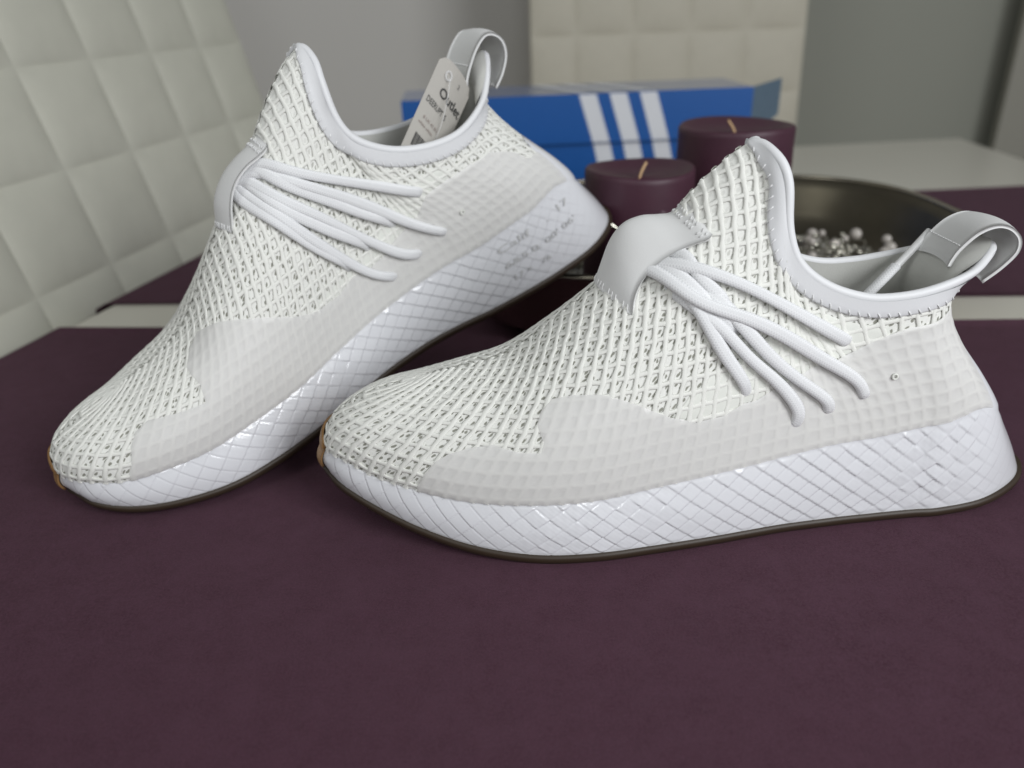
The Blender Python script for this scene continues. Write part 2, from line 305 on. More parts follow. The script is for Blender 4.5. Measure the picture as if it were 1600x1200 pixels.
# ------------------------------------------------------------------ sneaker builder
PITCHN = 5.9           # net cell in mm
rng = np.random.RandomState(4)
def arc(P): return np.concatenate([[0], np.cumsum(np.linalg.norm(np.diff(P, axis=0), axis=1))])
class Upper:
    """net coordinates on one side: A = mm along the shoe, g = mm up from the feather line"""
    def __init__(s, h):
        s.h = h; s.us = np.linspace(0, NS, 700); s.As = arc(h.P(s.us, .3)); s.vs = np.linspace(0, 1, 80)
        G = h.P(s.us[:, None], s.vs[None]); d = np.linalg.norm(np.diff(G, axis=1), axis=2)
        s.gt = np.concatenate([np.zeros((len(s.us), 1)), np.cumsum(d, 1)], 1); s.len = s.gt[:, -1]
    def u(s, A): return np.interp(A, s.As, s.us)
    def A(s, u): return np.interp(u, s.us, s.As)
    def length(s, u): return np.interp(u, s.us, s.len)
    def v(s, u, g):
        u = np.atleast_1d(u); g = np.broadcast_to(g, u.shape); i = np.clip(np.searchsorted(s.us, u), 0, len(s.us)-1)
        return np.array([np.interp(gg, s.gt[k], s.vs) for gg, k in zip(g, i)])
    def pt(s, u, v, off): 
        P = s.h.P(u, v); Nn = s.h.Nrm(u, v)
        sh = np.clip(np.asarray(u, float)/.4, 0, 1)*np.clip((NS-np.asarray(u, float))/.6, 0, 1); Nn = Nn.copy(); Nn[..., 1] *= sh; Nn = unit(Nn)
        return P+Nn*np.asarray(off)[..., None] if np.ndim(off) else P+Nn*off
from mathutils.kdtree import KDTree
def smooth_rows(X, k):
    for _ in range(k):
        Y = X.copy(); Y[1:-1] = (X[:-2]+2*X[1:-1]+X[2:])/4; X = Y
    return X
class EdgeBand:
    """points of the upper at a distance from the collar edge, measured square to the edge"""
    def __init__(s, U, u):
        s.U = U; h = U.h; uu, vv = np.meshgrid(np.linspace(7.5, NS, 420), np.linspace(.45, 1, 110), indexing='ij')
        s.G = h.P(uu, vv).reshape(-1, 3); s.N = h.Nrm(uu, np.minimum(vv, .97)).reshape(-1, 3); s.kd = KDTree(len(s.G))
        for i, p in enumerate(s.G): s.kd.insert(p, i)
        s.kd.balance(); s.E = h.P(u, np.ones_like(u)); t = unit(np.gradient(smooth_rows(s.E, 4), axis=0)); s.w = unit(smooth_rows(unit(np.stack([t[:, 2], 0*t[:, 0], -t[:, 0]], 1)), 10))
    def row0(s, g):
        Q = s.E+s.w*np.asarray(g).reshape(-1, 1); P = []; Nn = []
        for q in Q:
            near = s.kd.find_n(q, 4); d = np.array([1/(x[2]+.05) for x in near]); d /= d.sum(); P.append(sum(s.G[x[1]]*k for x, k in zip(near, d))); Nn.append(sum(s.N[x[1]]*k for x, k in zip(near, d)))
        return smooth_rows(np.array(P), 14)
    def rows(s, gs, offs):
        B_ = np.stack([s.row0(g) for g in gs], 1); n = np.cross(np.gradient(B_, axis=0), np.gradient(B_, axis=1)); sg = np.sign(n[..., 1].mean()*s.U.h.s); n = unit(n*sg)
        n = np.repeat(unit(smooth_rows(n.mean(1), 20))[:, None], B_.shape[1], 1)
        return B_+n*np.asarray(offs)[None, :, None]
def inpoly(x, y, P):
    P = np.asarray(P); r = np.zeros(np.shape(x), bool); j = len(P)-1
    for i in range(len(P)):
        a = (P[i, 1] > y) != (P[j, 1] > y)
        with np.errstate(divide='ignore', invalid='ignore'): c = x < (P[j, 0]-P[i, 0])*(y-P[i, 1])/(P[j, 1]-P[i, 1])+P[i, 0]
        r ^= a & c; j = i
    return r
def shear(A_): return np.interp(A_, [0, 60, 120, 170, 230], [.34, .32, .22, .10, .0])
def densify(P, step):
    out = []
    for a, b in zip(P, P[1:]+P[:1]):
        n = max(1, int(math.hypot(b[0]-a[0], b[1]-a[1])/step)); out += [(a[0]+(b[0]-a[0])*k/n, a[1]+(b[1]-a[1])*k/n) for k in range(n)]
    return out
def patch(U, poly_uv, off, name, mat, parent, step=1.5, thick=0., reliefs=True, smooth_poly=True):
    """a sheet following the upper inside an outline given as (u, v)"""
    K = 75.
    P = [(float(U.A(u)), v*K) for u, v in poly_uv]
    P = densify(P, step); idx = np.array(P)
    x0, y0 = idx.min(0); x1, y1 = idx.max(0)
    gx, gy = np.meshgrid(np.arange(x0+step/2, x1, step), np.arange(y0+step/2, y1, step)); gx = gx.ravel(); gy = gy.ravel()
    gx = gx+rng.uniform(-.1, .1, len(gx))
    ins = inpoly(gx, gy, idx); gx, gy = gx[ins], gy[ins]
    d = np.min(np.hypot(gx[:, None]-idx[None, :, 0], gy[:, None]-idx[None, :, 1]), 1); gx, gy = gx[d > step*.45], gy[d > step*.45]
    n = len(P); co = [Vector(p) for p in P]+[Vector((a, b)) for a, b in zip(gx, gy)]
    vv, ee, ff, _, _, _ = delaunay_2d_cdt(co, [], [list(range(n))], 1, 1e-6)
    V = np.array([(q.x, q.y) for q in vv]); u = U.u(V[:, 0]); v = np.clip(V[:, 1]/K, 0, 1)
    g = np.array([np.interp(b, U.vs, U.gt[min(np.searchsorted(U.us, a), 699)]) for a, b in zip(u, v)])
    o = np.full(len(V), off)
    if reliefs:
        A0 = V[:, 0]-g*shear(V[:, 0]-g*shear(V[:, 0])); dx = np.abs(((A0/PITCHN-.5)+.5) % 1-.5)*PITCHN; dy = np.abs(((g-3)/PITCHN+.5) % 1-.5)*PITCHN
        o = o-.2+.22*np.maximum(np.exp(-(dx/1.1)**2), np.exp(-(dy/1.1)**2))
    bd = np.min(np.hypot(V[:, 0][:, None]-idx[None, :, 0], V[:, 1][:, None]-idx[None, :, 1]), 1); o = np.where(bd < .3, o-.25, o)
    X = U.pt(u, v, o)
    F = [list(f) for f in ff]
    if len(F):   # make the faces look outward
        a, b, c = (X[[f[k] for f in F]] for k in range(3)); nn = np.cross(b-a, c-a).mean(0); want = U.h.Nrm(u, v).mean(0)
        if nn@want < 0: F = [f[::-1] for f in F]
    return mesh_obj(name, X/1000, F, mat, parent)
def sole_pt(h, u, w, out=0.):
    a = crs(h.F2, u); b = crs(h.F3, u); a[:, 1] = np.maximum(a[:, 1], 0); b[:, 1] = np.maximum(b[:, 1], 0)
    w = np.ravel(w)[:, None]; P = a*(1-w)+b*w
    e = .03; t = crs(h.F2, np.ravel(u)+e)-crs(h.F2, np.ravel(u)-e); nn = unit(np.stack([-t[:, 1], t[:, 0], 0*t[:, 0]], 1))
    up = np.array([0, 0, .25])
    P = P+nn*(np.sin(np.pi*w)*1.7+(np.asarray(out).reshape(-1, 1) if np.ndim(out) else out))
    P[:, 1] *= h.s; nn[:, 1] *= h.s
    return P, nn
def hashc(a, b, s): return np.modf(np.abs(np.sin(a*12.9898+b*78.233+s*37.7)*43758.5453))[0]
def relief(S, H, total, prn=0.):
    """woven diamond relief of the midsole: S mm along the sole from the toe, H mm up"""
    toe = np.clip(1-S/120, 0, 1); heel = np.clip((S-(total-58))/30, 0, 1)
    hh = 8.2+4.5*toe**1.5; H = H+.8*np.sin(S/23.)
    a = S/10.6+H/hh; b = S/10.6-H/(8.2+6*toe)
    ia, ib = np.floor(a), np.floor(b); fa, fb = a-ia, b-ib
    ea = np.minimum(fa, 1-fa); eb = np.minimum(fb, 1-fb)
    sm = lambda x: np.clip(x, 0, 1)**2*(3-2*np.clip(x, 0, 1))
    ga = sm(ea/.075); gb = sm(eb/.075); gb = gb*(1-.5*toe)+.5*toe
    t1 = (hashc(ia, ib, 1)-.5); t2 = (hashc(ia, ib, 2)-.5); mid = np.exp(-((S-135)/42)**2)+np.exp(-((S-total+78)/38)**2)
    waist = np.exp(-((S-220)/45)**2); lump = .04*np.sin(fa*9+ia*2+fb*4)*np.sin(fb*7+ib)*mid
    prt = np.clip((S-total+112)/15, 0, 1)*prn; mid = mid*(1-.8*prt)
    d = np.minimum(ga, gb)*.21+(fb-.5)*(.22+1.15*t1*mid)+(fa-.5)*(1.05*t2*mid-.22-.35*waist)+.14*hashc(ia, ib, 3)
    fine = .02*np.sin(a*25+3*t1)*mid+lump
    return (d+fine)*(1-.93*heel)+.3*heel
def make_shoe(key, M4, hn, hf, label, printed=False):
    D = DATA[key]; root = empty('sneaker', M4); tag(root, label, 'sneaker', 'pair of white mesh sneakers')
    ups = {-1: Upper(hn), 1: Upper(hf)}
    # ---- outsole
    us = np.linspace(0, NS, 230); mb = MB(); rings = []
    for h in (hn, hf):
        z4 = np.ones_like(us); A_, nn = sole_pt(h, us, 0*us, .35)
        toeup = np.clip((1.3-us)/1.3, 0, 1)[:, None]*[0, 0, 1.]; heel = np.clip((us-18.5)/3.5, 0, 1)[:, None]
        top = A_+nn*(.2+.9*heel)+[0, 0, 0.3]+heel*[0, 0, 1.6]; low = A_+nn*(.15+.7*heel)+[0, 0, -3.1]; bot = A_+nn*(-.5)+[0, 0, -4.0]; inn = A_-nn*9+[0, 0, -4.0]
        tin = A_-nn*3+[0, 0, .6]; inn[:, 1] = np.where(inn[:, 1]*h.s < 0, 0, inn[:, 1])
        rings.append(np.stack([tin, top, (top+low)/2+nn*.5, low, bot, inn], 1))
    G = np.concatenate([rings[0], rings[1][::-1][1:-1]]); n, m = G.shape[:2]; F = gridfaces(n, m, True).tolist(); k = len(us)
    ring = lambda i: i*m+m-1
    for i in range(k-1):
        a, b = ring(i), ring(i+1); c = ring((n-i) % n); d = ring(n-i-1) if i+1 < k-1 else ring(i+1)
        if i == 0: F.append([a, ring(n-1), b])
        elif i+1 == k-1: F.append([a, c, b])
        else: F.append([a, c, d, b])
    sole = mesh_obj('outsole', G.reshape(-1, 3)/1000, F, M['gum_shaded'], root)
    # gum toe bumper climbing the tip
    b0 = {'A': .7, 'B': .35}[key]; bu = np.linspace(-b0, 3.4, 46); bv = np.linspace(-.9, 1.0, 14); P = np.zeros((46, 14, 3))
    for i, u in enumerate(bu):
        h = hn if u < 0 else hf; U = ups[-1 if u < 0 else 1]; au = abs(u); edge = np.clip(min(u+b0, 3.4-u)/1.0, 0, 1)**.5
        for j, v in enumerate(bv):
            if v < 0:
                q, nn = sole_pt(h, [au], [1+v], (.3+.5*edge)); P[i, j] = q[0]
            else: P[i, j] = U.pt(np.array([au]), np.array([v*.17*edge]), (1.6-.9*v)*edge+.3)[0]
    V, F = solid_grid(P, 1.0); 
    if np.cross(P[24, 0]-P[22, 0], P[23, 8]-P[23, 6])[0] > 0: F = [f[::-1] for f in F]
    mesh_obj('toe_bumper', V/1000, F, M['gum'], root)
    # ---- midsole
    mb = MB()
    for h, res in ((hn, .47), (hf, 1.3)):
        Lf = arc(crs(h.F2, np.linspace(0, NS, 600))); total = Lf[-1]; nS = int(total/res); S = np.linspace(0, total, nS); u = np.interp(S, Lf, np.linspace(0, NS, 600))
        W = np.concatenate([np.linspace(0, 1, int(34/res))]); uu, ww = np.meshgrid(u, W, indexing='ij'); SS = np.broadcast_to(S[:, None], uu.shape)
        hgt = np.interp(uu, np.arange(NS+1), h.F3[:, 2]-h.F2[:, 2]); Hh = ww*hgt
        d = relief(SS, Hh, total, 1. if printed else 0.)*np.clip(np.minimum(ww, 1-ww)*14, .15, 1)
        hc = np.clip((u-18.9)/1.3, 0, 1); hc = hc*hc*(3-2*hc)
        P, nn = sole_pt(h, uu.ravel(), ww.ravel(), (d+.1-.5+2.2*hc[:, None]*ww**2.5).ravel()); G = P.reshape(len(u), len(W), 3)
        n2 = nn.reshape(G.shape); top = G[:, -1:]-n2[:, -1:]*2.5+[0, 0, .2]; lip = G[:, :1]-n2[:, :1]*2.+[0, 0, .2]; U = ups[h.s]; cup = [U.pt(u, np.full_like(u, f)*hc*.42, np.interp(f, [0, .1, .6, 1], [2.0, 2.0, 1.8, 1.0])*hc-2.4*(1-hc)**2) for f in np.linspace(.06, 1, 12)]
        G = np.concatenate([lip, G]+[q[:, None] for q in cup]+[G[:, -1:]-n2[:, -1:]*2.5+[0, 0, .2]][:0], 1)
        F = gridfaces(*G.shape[:2]); F = F if h.s > 0 else F[:, ::-1]
        mb.add(G, F[:, ::-1])
    mid = mb.build('midsole', M['foam'], root, scale=.001)
    # ---- knitted bootie, lining, insole
    mb = MB(); ml = MB(); insr = []
    for s, h in ((-1, hn), (1, hf)):
        U = ups[s]; u = np.linspace(0, NS, 320); v = np.linspace(0, 1, 70); uu, vv = np.meshgrid(u, v, indexing='ij')
        G = U.pt(uu, vv, 0*uu); gt = np.array([np.interp(v, U.vs, U.gt[min(np.searchsorted(U.us, a), 699)]) for a in u])
        uv = np.stack([np.broadcast_to(U.A(u)[:, None], uu.shape), gt], -1); F = gridfaces(*uu.shape); F = F if s < 0 else F[:, ::-1]
        mb.add(G, F, uv)
        v2 = np.linspace(.08, 1, 40); uu2, vv2 = np.meshgrid(np.linspace(0, NS, 170), v2, indexing='ij'); G2 = U.pt(uu2, vv2, -2.2+0*uu2); G2[..., 1] = np.where(G2[..., 1]*s < 0, 0, G2[..., 1])
        F2_ = gridfaces(*uu2.shape); F2_ = F2_[:, ::-1] if s < 0 else F2_; ml.add(G2, F2_); insr.append(G2[:, 0])
    mb.build('upper_bootie', M['knit'], root, scale=.001); ml.build('lining', M['lining'], root, scale=.001)
    t = np.linspace(0, 1, 12)[None, :, None]; GI = insr[0][:, None]*(1-t)+insr[1][:, None]*t; GI[..., 2] -= 1.5*np.sin(np.pi*t[..., 0])
    mesh_obj('insole', GI.reshape(-1, 3)/1000, gridfaces(*GI.shape[:2]), M['insole'], root)
    # ---- net of threads
    mb = MB(); r2 = np.random.RandomState(9)
    for s in (-1, 1):
        U = ups[s]; tot = U.As[-1]; nc = int(tot/PITCHN); cols = (np.arange(nc)+.5)*PITCHN
        def node(A_, g, r, c):   # the net is skewed towards the heel; every knot a little irregular
            return A_+g*np.interp(A_, [0, 60, 120, 170, 230], [.34, .32, .22, .10, .0])+.24*(1 if (r+c) % 2 else -1)+.3*math.sin(r*12.7+c*7.3), g+.3*math.sin(r*5.1+c*9.7)
        nr = 22; tl = .0
        for c in range(-7, nc):
            ac = (c+.5)*PITCHN; A_ = []; Gg = []; lim = 1e9
            for r in range(-1, nr):
                g = 3+r*PITCHN
                a, b = node(ac, g, r, c)
                if r < 0: b = 0.2; a = ac
                if a < 0 or a > tot: continue
                u0 = float(U.u(a)); lim = float(U.length(u0))-(4.5 if u0 > 10 else 0)
                if b > lim:
                    if A_: A_.append((a+A_[-1])/2); Gg.append(max(lim-.3, Gg[-1]+.2))
                    break
                A_.append(a); Gg.append(b)
            if len(A_) < 2: continue
            t = np.arange(0, len(A_)-1+.001, 1/3); i = np.minimum(t.astype(int), len(A_)-2); f = t-i; f = f*f*(3-2*f)
            A2 = np.array(A_)[i]*(1-f)+np.array(A_)[i+1]*f; G2 = np.array(Gg)[i]*(1-(t-i))+np.array(Gg)[i+1]*(t-i)
            uu = U.u(A2); vv = np.clip(U.v(uu, G2), 0, 1)
            kn = np.abs((t % 1)-.5)*2
            Pn = U.pt(uu, vv, .34+.13*kn); Nn = U.h.Nrm(uu, vv)
            V, F, uv = tube(Pn, .44, (.95+.5*kn**3)*(1+.1*np.sin(t*2.3+c)), Nn, 8, False); mb.add(V, F)
        for r in range(0, nr):
            g0 = 3+r*PITCHN; run = []
            def flush(run):
                if len(run) < 2: return
                A_ = np.array([q[0] for q in run]); Gg = np.array([q[1] for q in run]); t = np.arange(0, len(A_)-1+.001, 1/3); i = np.minimum(t.astype(int), len(A_)-2); f = t-i
                sag = -.4*np.sin(np.pi*f); f2 = f
                A2 = A_[i]*(1-f2)+A_[i+1]*f2; G2 = Gg[i]*(1-f2)+Gg[i+1]*f2+sag; uu = U.u(A2); L = U.length(uu); vv = np.clip(U.v(uu, np.minimum(G2, L)), 0, 1)
                kn = np.abs((t % 1)-.5)*2
                Pn = U.pt(uu, vv, .32+.13*kn); Nn = U.h.Nrm(uu, vv); V, F, uv = tube(Pn, .40, (.88+.55*kn**3)*(1+.1*np.sin(t*1.7+r)), Nn, 8, False); mb.add(V, F)
            for c in range(-9, nc+1):
                if c == -9: a, b = 0., g0
                elif c == nc: a, b = tot, g0
                else: a, b = node((c+.5)*PITCHN, g0, r, c)
                if a < .4 and c > -9 or a > tot and c < nc: continue
                u0 = float(U.u(a)); lim = float(U.length(u0))-(4.5 if u0 > 10 else .3)
                if b < lim: run.append((a, b))
                else: flush(run); run = []
            flush(run)
    mb.build('netting', M['net'], root, scale=.001)
    # ---- eyestay, film, eyelet stud
    film = D['film']; poly = [(film[0][0], .0)]+film+[(NS, film[-1][1]-.06), (NS, .0)]
    for s in (-1, 1):
        patch(ups[s], poly, .2, 'film_backing', M['backing'], root, 3.0, reliefs=False)
        patch(ups[s], poly, 1.08, 'frosted_side_film', M['film'], root, 1.25)
        patch(ups[s], D['eye'], .5, 'eyestay', M['eyestay'], root, 2.0, reliefs=False)
    vu, vvv = D['vent']; q = ups[-1].pt(np.array([vu]), np.array([vvv]), 1.55)[0]; nv = ups[-1].h.Nrm(np.array([vu]), np.array([vvv]))[0]
    mb = MB(); t1 = unit(np.cross(nv, [0, 0, 1.])); t2 = np.cross(nv, t1); a = np.linspace(0, 2*np.pi, 20, endpoint=False)
    V, F, _ = tube(q+1.05*(np.cos(a)[:, None]*t1+np.sin(a)[:, None]*t2), .42, sides=6, closed=True); mb.add(V, F); mb.build('vent_ring', M['eyestay'], root, scale=.001)
    # ---- collar binding (tape and rolled edge), both sides in one loop
    tape = []; edge = []; edn = []; bands = {}
    for s in (-1, 1):
        U = ups[s]; u = np.linspace(10, NS, 150); rows = []; wd = np.interp(u, [10, 10.8, 12, 14, 16, NS], [.45, .8, 1.0, 1.0, 1, 1]); eb = EdgeBand(U, u); bands[s] = (eb, u, wd)
        rows = eb.rows([g*wd for g in (8.2, 8.0, 7.4, 5, 2.8, 1.2)], (.35, 1.25, 1.6, 1.85, 2.05, 2.2))
        e = U.pt(u, np.ones_like(u), 0.0); n_ = U.h.Nrm(u, np.full_like(u, .985)); tape.append(rows); edge.append(e); edn.append(n_)
    # order: toe-side centre -> near -> heel -> far -> toe-side centre
    T3 = np.concatenate([tape[0], tape[1][::-1][1:-1]]); mesh_obj('collar_tape', T3.reshape(-1, 3)/1000, gridfaces(T3.shape[0], T3.shape[1], True)[:, ::-1], M['binding'], root)
    E = np.concatenate([edge[0], edge[1][::-1][1:-1]]); EN = np.concatenate([edn[0], edn[1][::-1][1:-1]])
    for _ in range(6): E = (np.roll(E, 1, 0)+2*E+np.roll(E, -1, 0))/4; EN = unit((np.roll(EN, 1, 0)+2*EN+np.roll(EN, -1, 0))/4)
    V, F, _ = tube(E+[0, 0, -.4], 1.75, 2.1, EN, 12, closed=True); mesh_obj('collar_piping', V/1000, F, M['binding'], root)
    # stitches along the tape
    mb = MB()
    for s in (-1, 1):
        eb, ue, wd = bands[s]; rr_ = eb.rows([6.1*wd, 7.1*wd, 8.5*wd], (1.75, 2.0, 1.2)); r_ = [rr_[:, i] for i in range(3)]; Ls = arc(r_[1]); n = int(Ls[-1]/4.1); k_ = np.interp((np.arange(n)+.7)*4.1, Ls, np.arange(len(ue)))
        for i, kk in enumerate(k_):
            P = np.array([[np.interp(kk+dk, np.arange(len(ue)), rr[:, d]) for d in range(3)] for dk, rr in zip((-.45, 0, .7), r_)])
            V, F, _ = tube(P, .24, sides=5); mb.add(V, F)
    # ---- lace keeper strap
    kc = np.array([[125., 104.6], [127.6, 113], [131, 122.5], [136, 129], [143, 131.8], [150, 132.0], [155.5, 132.4], [160.5, 137.2]]); ke = np.array([[136.5, 23.5, 98.5], [137.5, 21, 104.5], [140.5, 18.5, 110.5], [145.5, 17.2, 115.8], [151.5, 16.8, 120.2], [157.5, 17.2, 123.3], [163, 18.9, 125.9], [168, 20.2, 127.6]])
    kf = ke
    if key == 'B':
        kc = np.array([[125.5, 104.8], [127.3, 110], [129.8, 115.5], [134, 120.5], [140, 125.2], [147.5, 128.8], [154.5, 131.2], [160.5, 134.5]])
        ke = np.array([[128.8, 11.5, 103.2], [131, 11.2, 108.5], [133.6, 11, 114], [137.2, 11, 119.5], [142, 11.2, 124], [148, 11.6, 127.2], [154.5, 12.2, 129], [161, 12.6, 131]]); kf = ke+[2, 3.5, -4]
    p = np.linspace(0, 7, 36); kc_ = cr(kc, p); kn_ = cr(ke, p); kf_ = cr(kf, p); q = np.linspace(-1, 1, 25); G = np.zeros((36, 25, 3))
    for j, qq in enumerate(q):
        e_ = kn_ if qq < 0 else kf_; w = abs(qq)**1.55; G[:, j, 0] = kc_[:, 0]*(1-w)+e_[:, 0]*w; G[:, j, 2] = kc_[:, 1]*(1-w)+e_[:, 2]*w; G[:, j, 1] = qq*e_[:, 1]
    # rounded corners at the upper stitched end
    rc = 1-.22*np.clip((p-6.1)/.9, 0, 1)**2.5; G[..., 1] *= rc[:, None]
    V, F = solid_grid(G, 1.3); nrm = np.cross(G[18, 12]-G[17, 12], G[17, 13]-G[17, 12])
    if nrm[2] < 0: V, F = solid_grid(G[:, ::-1], 1.3)
    st = mesh_obj('lace_keeper', V/1000, F, M['strap'], root)
    ms = MB()
    for pj, l in ((1.4, 1.6), (33.2, .8), (31.6, .8)):
        for j in np.linspace(1.5, 22.5, 17):
            i0 = int(pj); j0 = int(j); a = G[i0, j0]; dirp = unit(G[i0+1, j0]-G[i0, j0]); dq = unit(G[i0, j0+1]-G[i0, j0]); nn = unit(np.cross(dirp, dq)); nn = nn if nn[2] > 0 else -nn
            P = [a-dirp*l+nn*.1, a+nn*.45+dq*.2, a+dirp*l+dq*.5+nn*.1]; V, F, _ = tube(P, .2, sides=5); ms.add(V, F)
    so = ms.build('stitching', M['stitch'], st, scale=.001); so['kind'] = 'stuff'
    so = mb.build('stitching', M['stitch'], root, scale=.001); so['kind'] = 'stuff'
    # ---- laces
    layer = {'A': [3.2, 4.6, 3.0, 2.7, 2.6, 2.7, 2.4], 'B': [2.6, 3.0, 2.6, 3.0, 2.6, 2.9, 2.5]}[key]
    lift = {'A': [5, 6, 3, 4, 2, 1, 4], 'B': [5, 4.4, 4.8, 4.2, 3.8, 3.6, 3.2]}[key]
    for s in (-1, 1):
        U = ups[s]
        for k, L in enumerate(D['lace']):
            L = list(L); u0, v0 = L[0]; uc = 7.25+.09*k; pre = [(uc, 1.0, 3.4+.5*(k % 2))]
            pts = [(a, b, layer[k]+(-.4 if i == 0 else (lift[k]*.2 if i == 1 else (-1.4 if k == 1 and key == 'A' and i > 3 else 0)))) for i, (a, b) in enumerate(L)]
            a, b = L[-1]; a1, b1 = L[-2]; tail = [(a+(a-a1)*.10, max(b-.03, .05), -3.2)]
            pts = pre+pts+tail; X = np.array([U.pt(np.array([a]), np.array([min(b, 1)]), c)[0] for a, b, c in pts]); Nn = np.array([U.h.Nrm(np.array([a]), np.array([min(b, .97)]))[0] for a, b, c in pts])
            # keep even spacing of controls at the end
            Xc = crc(X, 9); Nc = crc(Nn, 9); sl = arc(Xc); q = np.linspace(0, sl[-1], 64); Xc = np.stack([np.interp(q, sl, Xc[:, d]) for d in range(3)], 1); Nc = np.stack([np.interp(q, sl, Nc[:, d]) for d in range(3)], 1)
            keep = 3
            for _ in range(26):
                Y = (np.roll(Xc, 1, 0)+2*Xc+np.roll(Xc, -1, 0))/4; Y[0] = Xc[0]; Y[-keep:] = Xc[-keep:]; Xc = Y
            wob = r2.uniform(-.12, .12)
            tw = np.linspace(0, 1, 64); V, F, uv = tube(Xc, 1.5+.18*np.sin(tw*7+k), 2.62+wob+.22*np.sin(tw*9+2*k), Nc, 14); uv = uv*np.array([1, 1]); o = MB(); o.add(V, F, uv)
            o.build('lace', M['lace'], root, scale=.001)
    # ---- heel pull loop
    path = {'A': [(268.5, 109), (269.5, 112), (272, 116.5), (278, 122.5), (285, 125.2), (291.5, 124), (296.5, 119.5), (297, 113.5), (292, 107), (285, 101)],
            'B': [(267, 117.5), (268, 120), (271.5, 125), (278, 132), (285, 136), (291, 134.5), (295, 129.5), (295, 122.5), (290.5, 115), (284, 109)]}[key]
    P2 = crc(np.array(path, float), 6); yy = np.linspace(-10.5, 13, 10); G = np.zeros((len(P2), 10, 3)); G[..., 0] = P2[:, :1]-.012*(yy[None]-1)**2; G[..., 2] = P2[:, 1:]-.006*(yy[None]-1)**2; G[..., 1] = yy
    V, F = solid_grid(G, 1.3); lp = mesh_obj('heel_pull_loop', V/1000, F, M['strap'], root)
    ms = MB()
    for y in np.arange(-9, 12, 1.9):
        a = np.array([P2[11, 0]-.8, y, P2[11, 1]+.8]); V, F, _ = tube([a-[0, .6, 0], a+[-.35, 0, .35], a+[0, .6, 0]], .22, sides=5); ms.add(V, F)
    so = ms.build('stitching', M['stitch'], lp, scale=.001); so['kind'] = 'stuff'
    if printed:
        lines = [("Calif    .  17", 15.55, 19.1, .74, 5.6), ("6&5.0. 00' 06'", 15.65, 19.0, .50, 5.0), ("17 ×   76", 15.85, 17.9, .27, 5.0)]
        mb = MB()
        for txt, u0, u1, w0, size in lines:
            cu = bpy.data.curves.new('print', 'FONT'); cu.body = txt; cu.size = size; cu.resolution_u = 3; cu.offset = .04
            ob = bpy.data.objects.new('print', cu); COL.objects.link(ob); dg = bpy.context.evaluated_depsgraph_get(); me = bpy.data.meshes.new_from_object(ob.evaluated_get(dg))
            bm = bmesh.new(); bm.from_mesh(me); bmesh.ops.triangulate(bm, faces=bm.faces)
            bmesh.ops.subdivide_edges(bm, edges=[e for e in bm.edges if e.calc_length() > .8], cuts=2); co = np.array([v.co[:] for v in bm.verts]); fs = [[v.index for v in f.verts] for f in bm.faces]; bm.free()
            bpy.data.objects.remove(ob); w_ = co[:, 0].max(); h = hn
            Ls = arc(crs(h.F2, np.linspace(u0, u1, 200))); x = co[:, 0]/w_*Ls[-1]; uu = np.interp(x, Ls, np.linspace(u0, u1, 200)); hg = np.interp(uu, np.arange(NS+1), h.F3[:, 2]-h.F2[:, 2]); ww = w0+co[:, 1]/hg
            P, _ = sole_pt(h, uu, ww, .62); mb.add(P, fs)
        mb.build('printed_text', M['faint_ink'], root, smooth=False, scale=.001)
    return root
poseA = Matrix(((0.99939, -0.0349, 0.0, -0.0895), (0.0349, 0.99939, 0.0, 0.2975), (0, 0, 1, .0002), (0, 0, 0, 1)))
poseB = Matrix(((0.80729, -0.54872, -0.21724, -0.21271), (0.51262, 0.83438, -0.20256, 0.30982), (0.29241, 0.05216, 0.95487, -0.01597), (0, 0, 0, 1)))
make_shoe('A', poseA, Half(lat, TA, -1), Half(med, TA, 1), 'white mesh sneaker standing flat on the purple runner with a lace tip inside')
make_shoe('B', poseB, Half(med, TB, -1, 14., .68, 4.), Half(lat, TB, 1, 14., .68, 4.), 'white mesh sneaker tilted up with its heel resting on the dish, tag inside', True)
